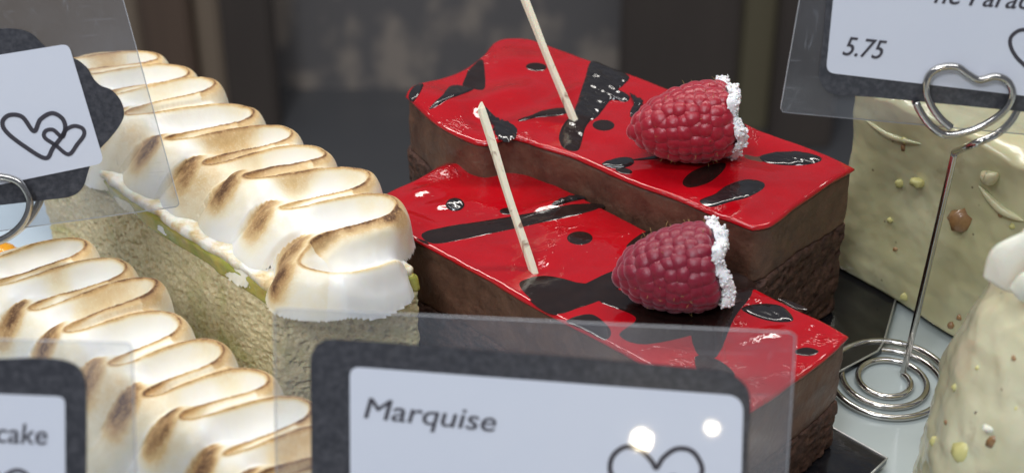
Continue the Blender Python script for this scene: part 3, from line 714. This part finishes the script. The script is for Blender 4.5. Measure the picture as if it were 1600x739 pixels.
# ------------------------------------------------------------------ marbled chocolate sticks
def stick(label, base_px, zs, z0, top_px, length, wd):
    b = on_surf(*base_px, zs, z0)-np.array([0, 0, .004]); b_s = b+np.array([0, 0, .004])
    # the top lies on the ray through top_px, at the given length from the base
    d = ray(*top_px); d = d/np.linalg.norm(d); oc = O-b_s; bb = np.dot(d, oc); cc = np.dot(oc, oc)-length**2; disc = max(bb*bb-cc, 0)
    t_ = -bb-math.sqrt(disc)*.35; top = O+d*t_
    ax = top-b_s; ax /= np.linalg.norm(ax); b = b_s-ax*.006
    n = 70; s = np.linspace(0, 1, n); pts = b+(top-b)*s[:, None]
    u = np.cross(ax, [0, 0, 1.]); u /= np.linalg.norm(u); v = np.cross(ax, u)
    pts = pts+u*(.00012*np.sin(s*9))[:, None]
    V = []; cor = [(-1, -.72), (-.8, -.95), (.75, -.95), (1, -.6), (.95, .75), (.7, .95), (-.85, .9), (-1, .65)]
    for i in range(n):
        k = 1.0+.06*math.sin(i*.13); 
        if i == n-1: k *= .8
        for a, c in cor: V.append(pts[i]+(u*a+v*c)*wd*.5*k+((ax*.0009*a) if i == n-1 else 0))
    V = np.array(V); V = V
    Fc = grid_faces(n, 8, True)+[list(range(8))[::-1], [(n-1)*8+i for i in range(8)]]
    o = recalc(mesh('chocolate_stick', V, Fc, M_STICK, None, loc=b_s, smooth=False)); finish(o, label, 'chocolate stick'); return o
stick('thin marbled white chocolate stick planted in the rear red slice, cut by the top edge', (897, 190), zs_b, ZB, (808, -28), .038, .0017)
stick('thin marbled white chocolate stick planted in the front red slice, its square tip in view', (833, 424), zs_f, ZF, (750, 166), .040, .0017)

# ------------------------------------------------------------------ pale coated cakes at the right
def pale_slice():
    zt = .060
    nl, nr_ = at(1296, 414, .002), at(1650, 625, .002); dirn = nr_-nl; ln = np.linalg.norm(dirn); dirn = dirn/ln; pr = np.array([-dirn[1], dirn[0], 0])
    if pr[1] < 0: pr = -pr
    quad = [nl, nr_, nr_+pr*.045, nl+pr*.045]
    r = thing('pale_cake_slice', 'tall pale green glazed cake slice with nut specks behind the wire holder', 'cake', (nl+dirn*ln/2+pr*.022))
    ztf = lambda x, y: zt+.0022*fbm(np.stack([x*90, y*90, x*0], -1), 2, 4)
    b = rough_block('coating', quad, .0022, zt, M_COAT, r, ds=.0008, amp=.0013, freq=70, seed=61, rad=.004, ztop=ztf, edge_drop=.002)
    rnd = random.Random(3); V = []; Fc = []
    for k in range(15):
        px, py = rnd.uniform(1340, 1590), rnd.uniform(210, 540)
        if py > 430+(px-1322)*.6-20: continue
        p = plane_hit(px, py, nl, pr); nut(r, p+pr*.0002, rnd.uniform(.0005, .0012), M_SEED if rnd.random() < .5 else M_NUT, rnd)
    p = plane_hit(1503, 345, nl, pr); nut(r, p+pr*.0008, .0036, M_NUT, rnd)
    p = plane_hit(1437, 284, nl, pr); nut(r, p-pr*.0008, .0018, M_SEED, rnd)
    # drips and ridges of the coating
    for (x0, y0, x1, y1, rr) in ((1350, 185, 1440, 225, .0009), (1535, 268, 1560, 272, .0020), (1530, 290, 1600, 345, .0012)):
        A, B = plane_hit(x0, y0, nl, pr), plane_hit(x1, y1, nl, pr); mid = (A+B)/2-np.array([0, 0, .0015])
        a_, b_ = tube_geo(catmull([A, mid, B], 10)-pr*.0002, np.sin(np.linspace(.15, math.pi-.15, 21))*rr, 8); mesh('coating_ridge', a_, b_, M_COAT, r)
    return r
def plane_hit(px, py, p0, n): return on_plane(px, py, p0, n)
def nut(parent, p, sz, m, rnd):
    V, Fc = ICO2; s = np.array([rnd.uniform(.8, 1.3), rnd.uniform(.6, .9), rnd.uniform(.7, 1.2)])
    V = V*(1+.4*vnoise(V*1.7+rnd.random()*50, 2))[:, None]*s*sz+np.asarray(p)
    return mesh('nut_piece', V, Fc, m, parent)
pale_slice()
# rim and board below the pale slice
board('thin silver rimmed board under the pale glazed slice at the right', [(1335, 425), (1405, 466), (1640, 612), (1700, 520), (1420, 330)], .0022)

def cream_cone():
    cx = .1235; cy = .276; zt = .0700; root = thing('cream_cake', 'small cone shaped cake in creamy white glaze with nut pieces and chocolate curls, lower right', 'cake', (cx, cy, .001))
    n = 220; rows = []; prof = [(0, .0335), (.06, .0345), (.2, .0335), (.4, .0325), (.6, .0305), (.8, .0268), (.93, .0232), (1.0, .0200), (1.02, .0180), (.99, .0158), (.93, .0140), (.86, .0120)]
    pr = catmull(prof, 8); ths = np.linspace(0, 2*math.pi, n, endpoint=False)
    V = []
    for s, r_ in pr:
        z = .001+s*(zt-.001)-.000
        zz = z-np.where(s > .8, .004*np.maximum(0, np.cos(ths-math.pi*1.35))*(s-.8)*4, 0)
        V.append(np.column_stack([cx-.0005*s+r_*np.cos(ths), cy+.004*s+r_*np.sin(ths), zz]))
    V = np.array(V); P = V.reshape(-1, 3); cen = np.array([cx, cy, 0]); rd = P-cen; rd[:, 2] = 0; rd /= np.linalg.norm(rd, axis=1)[:, None]+1e-9
    P = P+rd*(.0016*fbm(P*75, 3, 8)+.0010*fbm(P*230, 3, 9))[:, None]
    Fc = grid_faces(len(pr), n, True); Fc.append([(len(pr)-1)*n+i for i in range(n)])
    recalc(mesh('coating', P, Fc, M_COAT2, root))
    m_ = ICO3; mesh('filling', m_[0]*np.array([.0140, .0140, .0035])+np.array([cx, cy+.004, zt-.0085]), m_[1], M_INNER, root)
    # curls of white chocolate: curved tapering sheets
    def curl(name, p, q, wd, bend, th=.0008, roll=0.0):
        p, q = np.array(p), np.array(q); d = q-p; L = np.linalg.norm(d); d /= L; sd = np.cross(d, [0, -1, .3]); sd /= np.linalg.norm(sd); nm = np.cross(sd, d)
        nu, nv = 26, 14; Vt = []; 
        for layer in (0, 1):
            for i in range(nu):
                s = i/(nu-1)
                for j in range(nv):
                    a = (j/(nv-1)-.5)*2; wloc_ = wd*(.55+.45*math.sin(math.pi*min(1, s*1.1+.12)))*(1+.08*math.sin(7*s+a*2))
                    ca = a*roll; xx = math.sin(ca)/roll*wloc_ if roll else a*wloc_; zz = (1-math.cos(ca))/roll*wloc_ if roll else 0
                    Vt.append(p+d*L*s+sd*xx+nm*(bend*math.sin(math.pi*s*.8)-zz+layer*th+.0003*math.sin(9*s+3*a)))
        F_ = grid_faces(nu, nv)+[[c+nu*nv for c in f] for f in grid_faces(nu, nv)]
        bd = [(i, 0) for i in range(nu)]+[(nu-1, j) for j in range(1, nv)]+[(i, nv-1) for i in range(nu-2, -1, -1)]+[(0, j) for j in range(nv-2, 0, -1)]
        for k in range(len(bd)):
            a = bd[k][0]*nv+bd[k][1]; b = bd[(k+1) % len(bd)][0]*nv+bd[(k+1) % len(bd)][1]; F_.append((a, b, b+nu*nv, a+nu*nv))
        return recalc(mesh(name, np.array(Vt), F_, M_CREAM, root))
    y0 = cy-.004
    A = on_plane(1562, 448, (0, y0, 0), (0, 1, 0)); B = on_plane(1628, 352, (0, y0+.002, 0), (0, 1, 0))
    curl('white_chocolate_curl', A, B, .0060, .002, roll=.9)
    A = on_plane(1588, 462, (0, y0-.004, 0), (0, 1, 0)); B = on_plane(1650, 410, (0, y0-.004, 0), (0, 1, 0))
    curl('white_chocolate_curl', A, B, .0036, .002, roll=1.1)
    rnd = random.Random(5)
    for px, py, sz, m in ((1512, 710, .0034, M_SEED), (1551, 668, .0020, M_CREAM), (1556, 690, .0018, M_NUT), (1528, 645, .0008, M_INNER), (1568, 735, .0026, M_CREAM), (1495, 605, .0011, M_SEED), (1530, 575, .0009, M_SEED), (1460, 690, .0013, M_SEED), (1585, 560, .0008, M_NUT), (1520, 520, .0008, M_SEED), (1452, 600, .0040, M_COAT2), (1480, 660, .0010, M_NUT), (1590, 640, .0014, M_SEED)):
        # hit the cone: march along the ray
        d = ray(px, py); d = d/np.linalg.norm(d); t_ = .2
        while t_ < .6:
            p = O+d*t_; s = (p[2]-.001)/(zt-.001)
            if 0 <= s <= 1 and math.hypot(p[0]-cx+.0005*s, p[1]-cy-.004*s) < np.interp(s, [a for a, _ in prof[:8]], [b for _, b in prof[:8]]): break
            t_ += .0005
        nut(root, p+d*sz*.45, sz*.85, m, rnd)
cream_cone()

# ------------------------------------------------------------------ cards
def frame_of(px0, p_depth, tilt, yaw=0):
    """a leaning card plane through the point where the ray of px0 meets depth y = p_depth"""
    p0 = on_plane(px0[0], px0[1], (0, p_depth, 0), (0, 1, 0)); n = np.array([math.sin(R(yaw))*math.cos(R(tilt)), -math.cos(R(yaw))*math.cos(R(tilt)), math.sin(R(tilt))]); return p0, n
def slab(name, pts, m, parent, n, th, lift):
    pts = np.asarray(pts, float); N = len(pts)
    f = pts+n*(lift+th); b = pts+n*lift; V = np.vstack([f, b]); Fc = [list(range(N)), [N+i for i in range(N)][::-1]]+[(i, (i+1) % N, N+(i+1) % N, N+i) for i in range(N)]
    return recalc(mesh(name, V, Fc, m, parent, smooth=False))
def roundpoly(P, r, k=6):
    P = np.asarray(P, float); out = []
    rr = r if hasattr(r, '__len__') else [r]*len(P)
    for i in range(len(P)):
        p, a, b = P[i], P[i-1], P[(i+1) % len(P)]
        A = p+(a-p)/np.linalg.norm(a-p)*rr[i]; B = p+(b-p)/np.linalg.norm(b-p)*rr[i]
        for j in range(k+1):
            s = j/k; out.append((1-s)**2*A+2*s*(1-s)*p+s*s*B)
    return np.array(out)
def ribbon(name, px, wpx, p0, n, parent, lift, closed=False):
    P = np.array([on_plane(a, b, p0, n) for a, b in catmull(px, 12, closed)])
    T = (np.roll(P, -1, 0)-np.roll(P, 1, 0)) if closed else np.gradient(P, axis=0); T /= np.linalg.norm(T, axis=1)[:, None]
    S = np.cross(T, n); w_ = wpx*np.linalg.norm(P[0]-O)/F_PX/2; a = P+S*w_+n*lift; b = P-S*w_+n*lift; N = len(P)
    V = np.vstack([a, b, a-n*.00008, b-n*.00008]); K = N if closed else N-1
    Fc = []
    for i in range(K):
        j = (i+1) % N; Fc += [(i, j, N+j, N+i), (i, j, 2*N+j, 2*N+i), (N+i, N+j, 3*N+j, 3*N+i)]
    return recalc(mesh(name, V, Fc, M_INK, parent, smooth=False))
def text(name, s, pA, pB, hpx, p0, n, parent, lift, shear=.25, ref=None):
    """lettering from photo point pA along the baseline to pB"""
    cu = bpy.data.curves.new(name, 'FONT'); cu.body = s; cu.shear = shear; cu.resolution_u = 4; cu.extrude = 0
    tmp = bpy.data.objects.new(name+'_src', cu); C.objects.link(tmp); bpy.context.view_layer.update()
    me = bpy.data.meshes.new_from_object(tmp.evaluated_get(bpy.context.evaluated_depsgraph_get())); C.objects.unlink(tmp); bpy.data.objects.remove(tmp)
    co = np.array([v.co[:] for v in me.vertices]); fc = [list(p.vertices) for p in me.polygons]; bpy.data.meshes.remove(me)
    A, B = on_plane(*pA, p0, n), on_plane(*pB, p0, n); ex = B-A; L = np.linalg.norm(ex); ex /= L; ey = np.cross(n, ex)
    x0, x1 = co[:, 0].min(), co[:, 0].max(); sx = L/(x1-x0); sy = hpx*np.linalg.norm(A-O)/F_PX/.69      # cap height .69 em
    V = A+np.outer((co[:, 0]-x0)*sx, ex)+np.outer(co[:, 1]*sy, ey)+n*lift
    nv_ = len(V); V = np.vstack([V, V+ex*.016*sy+n*.00002]); fc = fc+[[i+nv_ for i in f] for f in fc]
    return mesh(name, V, fc, M_INK, parent, smooth=False)
def card(label, plane, pouch, frame, label_px, name='price_card', crease=None):
    p0, n = plane; H = lambda P: [on_plane(a, b, p0, n) for a, b in P]
    pp = np.array(H(pouch)); r = thing(name, label, 'sign', (pp[:, 0].mean(), pp[:, 1].mean(), pp[:, 2].min()))
    slab('pouch', roundpoly(pp, .0010, 3), M_POUCH, r, n, .00025, -.0004)
    lp = np.vstack([roundpoly(pp, .0010, 3), roundpoly(pp, .0010, 3)[:1]])-n*.00027; a, b = tube_geo(resample(lp, 200), .00012, 5); mesh('pouch_edge', a, b, M_PEDGE, r)
    slab('frame', np.array(H(frame)), M_FRAME, r, n, .0004, 0)
    slab('label', np.array(H(label_px)), M_LABEL, r, n, .0002, .0005)
    return r, p0, n
# Marquise card, nearest and a little out of focus
pl = frame_of((820, 600), .235, 22)
fr = catmull([(487, 780), (486, 640), (485, 570), (489, 548), (502, 534), (530, 530), (700, 542), (900, 558), (1080, 574), (1130, 580), (1160, 596), (1172, 625), (1168, 700), (1164, 790)], 8)
lb = roundpoly([(548, 790), (547, 571), (1161, 617), (1156, 800)], [2, 16, 26, 2])
rm, p0, n = card('clear laminated card reading Marquise with charcoal frame and hearts', pl, [(428, 482), (1244, 520), (1226, 800), (432, 800)], fr, lb)
LIFT = .00082
text('lettering', 'Marquise', (569, 650), (773, 672), 33, p0, n, rm, LIFT, .14)
ribbon('heart_drawing', [(1026, 812), (985, 775), (957, 742), (953, 722), (961, 705), (980, 695), (1003, 703), (1018, 718), (1025, 728), (1036, 712), (1055, 699), (1076, 700), (1090, 713), (1096, 735), (1080, 765), (1050, 795)], 7.5, p0, n, rm, LIFT, True)
ribbon('heart_drawing', [(1075, 830), (1050, 800), (1030, 770), (1032, 750), (1052, 741), (1070, 752), (1076, 765), (1086, 752), (1104, 748), (1112, 765), (1104, 790)], 6.5, p0, n, rm, LIFT, True)
# heart card, top left
pl = frame_of((120, 200), .330, 16, 4)
fr = catmull([(-90, 48), (-20, 46), (20, 45), (48, 52), (70, 72), (95, 86), (118, 92), (137, 107), (147, 124), (158, 134), (176, 142), (190, 160), (194, 180), (186, 198), (172, 216), (150, 240), (140, 262), (130, 292), (112, 306), (80, 311), (0, 320), (-90, 330)], 6)
lb = roundpoly([(-90, 100), (108, 68), (164, 254), (-90, 306)], [2, 12, 14, 2])
rh, p0, n = card('white card with two linked heart outlines on a scalloped charcoal frame, top left', pl, [(-100, -60), (178, -50), (281, 323), (-100, 375)], fr, lb)
ribbon('heart_drawing', [(72, 246), (40, 228), (12, 206), (5, 190), (16, 179), (36, 182), (54, 204), (64, 186), (82, 176), (98, 184), (103, 198), (99, 210), (84, 230)], 6.5, p0, n, rh, LIFT, True)
ribbon('heart_drawing', [(108, 240), (88, 226), (71, 214), (72, 204), (84, 202), (98, 213), (104, 202), (117, 196), (130, 200), (132, 210), (122, 224)], 6, p0, n, rh, LIFT, True)
# cake card, bottom left
pl = frame_of((60, 640), .226, 22)
fr = catmull([(-90, 562), (0, 560), (60, 558), (100, 562), (124, 574), (135, 600), (136, 660), (135, 790)], 6); fr = np.vstack([fr, [(-90, 790)]])
lb = roundpoly([(-90, 610), (103, 618), (104, 790), (-90, 790)], [2, 12, 2, 2])
rc, p0, n = card('clear laminated card ending in the word cake, charcoal frame, bottom left', pl, [(-100, 528), (206, 536), (214, 800), (-100, 800)], fr, lb)
text('lettering', 'cake', (-4, 688), (75, 692), 31, p0, n, rc, LIFT, .12)
ribbon('heart_drawing', [(20, 800), (-20, 765), (-32, 744), (-22, 731), (-4, 735), (6, 748), (14, 737), (32, 732), (48, 745), (40, 775)], 6, p0, n, rc, LIFT, True)
# price card, top right
pl = frame_of((1480, 100), .322, 6, -4)
fr = catmull([(1296, -60), (1291, 0), (1286, 60), (1281, 100), (1280, 122), (1290, 140), (1310, 148), (1360, 151), (1500, 164), (1700, 184)], 6); fr = np.vstack([fr, [(1720, -60)]])
lb = roundpoly([(1308, -70), (1290, 112), (1700, 160), (1720, -70)], [2, 14, 2, 2])
rp, p0, n = card('clear laminated price card reading 5.75 gripped by the heart shaped wire clip', pl, [(1262, -70), (1219, 176), (1720, 222), (1740, -70)], fr, lb)
text('lettering', '5.75', (1315, 84), (1379, 91), 30, p0, n, rp, LIFT)
text('lettering', 'ne Parad', (1458, 3), (1612, 14), 31, p0, n, rp, LIFT)
ribbon('heart_drawing', [(1622, 112), (1595, 96), (1580, 76), (1578, 58), (1592, 46), (1610, 48), (1622, 66), (1636, 50), (1655, 56), (1655, 80)], 5.5, p0, n, rp, LIFT, True)

# ------------------------------------------------------------------ wire holders
def wire(name, pts, r, parent, k=14):
    P = resample(catmull(pts, k), max(60, len(pts)*10)); a, b = tube_geo(P, r, 10); return mesh(name, a, b, M_WIRE, parent)
def holder(label, plane, front, back, stem_top, foot, centre_r):
    p0, n = plane; WR = .00085
    r = thing('card_holder', label, 'card holder', (*foot[:2], 0))
    st = np.array(foot)+np.array([0, 0, .0012])
    top = on_plane(*stem_top, np.array([0, foot[1], 0]), (0, 1, 0)) 
    Fr = [on_plane(a, b, p0+n*.0022, n) for a, b in front]; Bk = [on_plane(a, b, p0-n*.0016, n) for a, b in back]
    wire('clip_loop', Fr, WR, r); wire('clip_loop', Bk+[top], WR, r)
    c = np.array([foot[0]-.0045, foot[1]-.0030, .0010]); pts = []
    N = 130; a0 = math.atan2(foot[1]-c[1], foot[0]-c[0])
    for i in range(N):
        s = i/(N-1); a = a0-s*2*math.pi*3.2; rr = .0050+(centre_r-.0050)*min(1, s*1.30)
        pts.append((c[0]+rr*math.cos(a), c[1]+rr*math.sin(a)*1.03, .0010+(.0018*max(0, s-.74)*3.8 if s > .74 else 0)))
    bend = [top, top*.5+st*.5, st+(top-st)*.04, np.array(pts[0])+np.array([0, 0, .0002])]
    V, Fc = tube_geo(resample(catmull(bend, 12), 60), WR, 10); mesh('stem', V, Fc, M_WIRE, r)
    V, Fc = tube_geo(np.array(pts), WR, 10); mesh('spiral_base', V, Fc, M_WIRE, r); return r
pr_plane = frame_of((1480, 100), .322, 6, -4)
foot = at(1412, 583, .001)
holder('steel wire holder with heart clip and spiral foot between red and pale cakes', pr_plane,
       [(1486, 200), (1470, 186), (1455, 165), (1447, 140), (1452, 118), (1470, 106), (1495, 105), (1512, 116), (1530, 125), (1556, 120), (1575, 128), (1582, 148), (1572, 170), (1548, 190), (1515, 205), (1480, 211), (1458, 200), (1440, 178), (1431, 160)],
       [(1431, 162), (1428, 140), (1440, 115), (1470, 100), (1520, 110), (1570, 120), (1592, 150), (1585, 182), (1560, 208), (1520, 226)], (1492, 238), foot, .0150)
hl_plane = frame_of((120, 200), .330, 16, 4)
holder('steel wire holder with looped clip gripping the heart card at the left edge', hl_plane,
       [(-70, 330), (-60, 295), (-30, 278), (0, 276), (28, 284), (44, 305), (46, 325), (36, 348), (15, 368), (-20, 385)],
       [(-20, 386), (10, 372), (40, 350), (60, 320), (68, 295)][::-1], (-14, 400), at(-14, 560, .001), .0150)

# ------------------------------------------------------------------ orange fruit on a pale dish, far left
b = at(6, 426, .004)
V, Fc = ICO3; V = V.copy(); V = V*np.array([.0062, .0062, .0050])*(1+.12*vnoise(V*2, 3))[:, None]
V[:, 0] += np.where(V[:, 0] > .004, (V[:, 0]-.004)*.9, 0)
o = mesh('orange_fruit', V+b+np.array([0, 0, .0035]), Fc, M_ORANGE); finish(o, 'small glossy orange fruit at the left edge under the heart card', 'fruit')
M_DISH = mat('pale_blue_dish', (.62, .72, .80), .15, Coat_Weight=.4)
c = at(-20, 400, .001); nn = 64; prof = [(.000, .0018), (.034, .0018), (.040, .0040), (.041, .0036), (.036, .0008), (.0, .0008)]
V = []; 
for r_, z in prof[1:-1]: V += [(c[0]+r_*math.cos(a), c[1]+r_*math.sin(a), z) for a in np.linspace(0, 2*math.pi, nn, endpoint=False)]
Fc = grid_faces(4, nn, True)+[list(range(nn)), [3*nn+i for i in range(nn)]]
o = recalc(mesh('dish', V, Fc, M_DISH)); finish(o, 'pale blue dish at the left edge under the orange fruit', 'dish')

# ------------------------------------------------------------------ shop lamp mirrored in the Marquise card
def mirror_lamp(px, py, plane, dist, rad, strength, label):
    p0, n = plane; p = on_plane(px, py, p0, n); d = p-O; d /= np.linalg.norm(d); rdir = d-2*np.dot(d, n)*n; q = p+rdir*dist
    m = bpy.data.materials.new('warm_lamp_glow'); m.use_nodes = True; nt = m.node_tree; nt.nodes.clear(); e = nt.nodes.new('ShaderNodeEmission'); e.inputs[0].default_value = (1, .86, .62, 1); e.inputs[1].default_value = strength
    ou = nt.nodes.new('ShaderNodeOutputMaterial'); nt.links.new(e.outputs[0], ou.inputs[0])
    o = mesh('ceiling_lamp', ICO3[0]*rad+q, ICO3[1], m, None, loc=q); finish(o, label, 'lamp'); return o
mirror_lamp(1003, 686, frame_of((820, 600), .235, 22), 1.2, .008, 260, 'small warm round ceiling lamp behind the viewer, mirrored in the Marquise card')
mirror_lamp(1112, 668, frame_of((820, 600), .235, 22), 1.1, .0045, 160, 'tiny warm ceiling lamp behind the viewer, mirrored near the card corner')
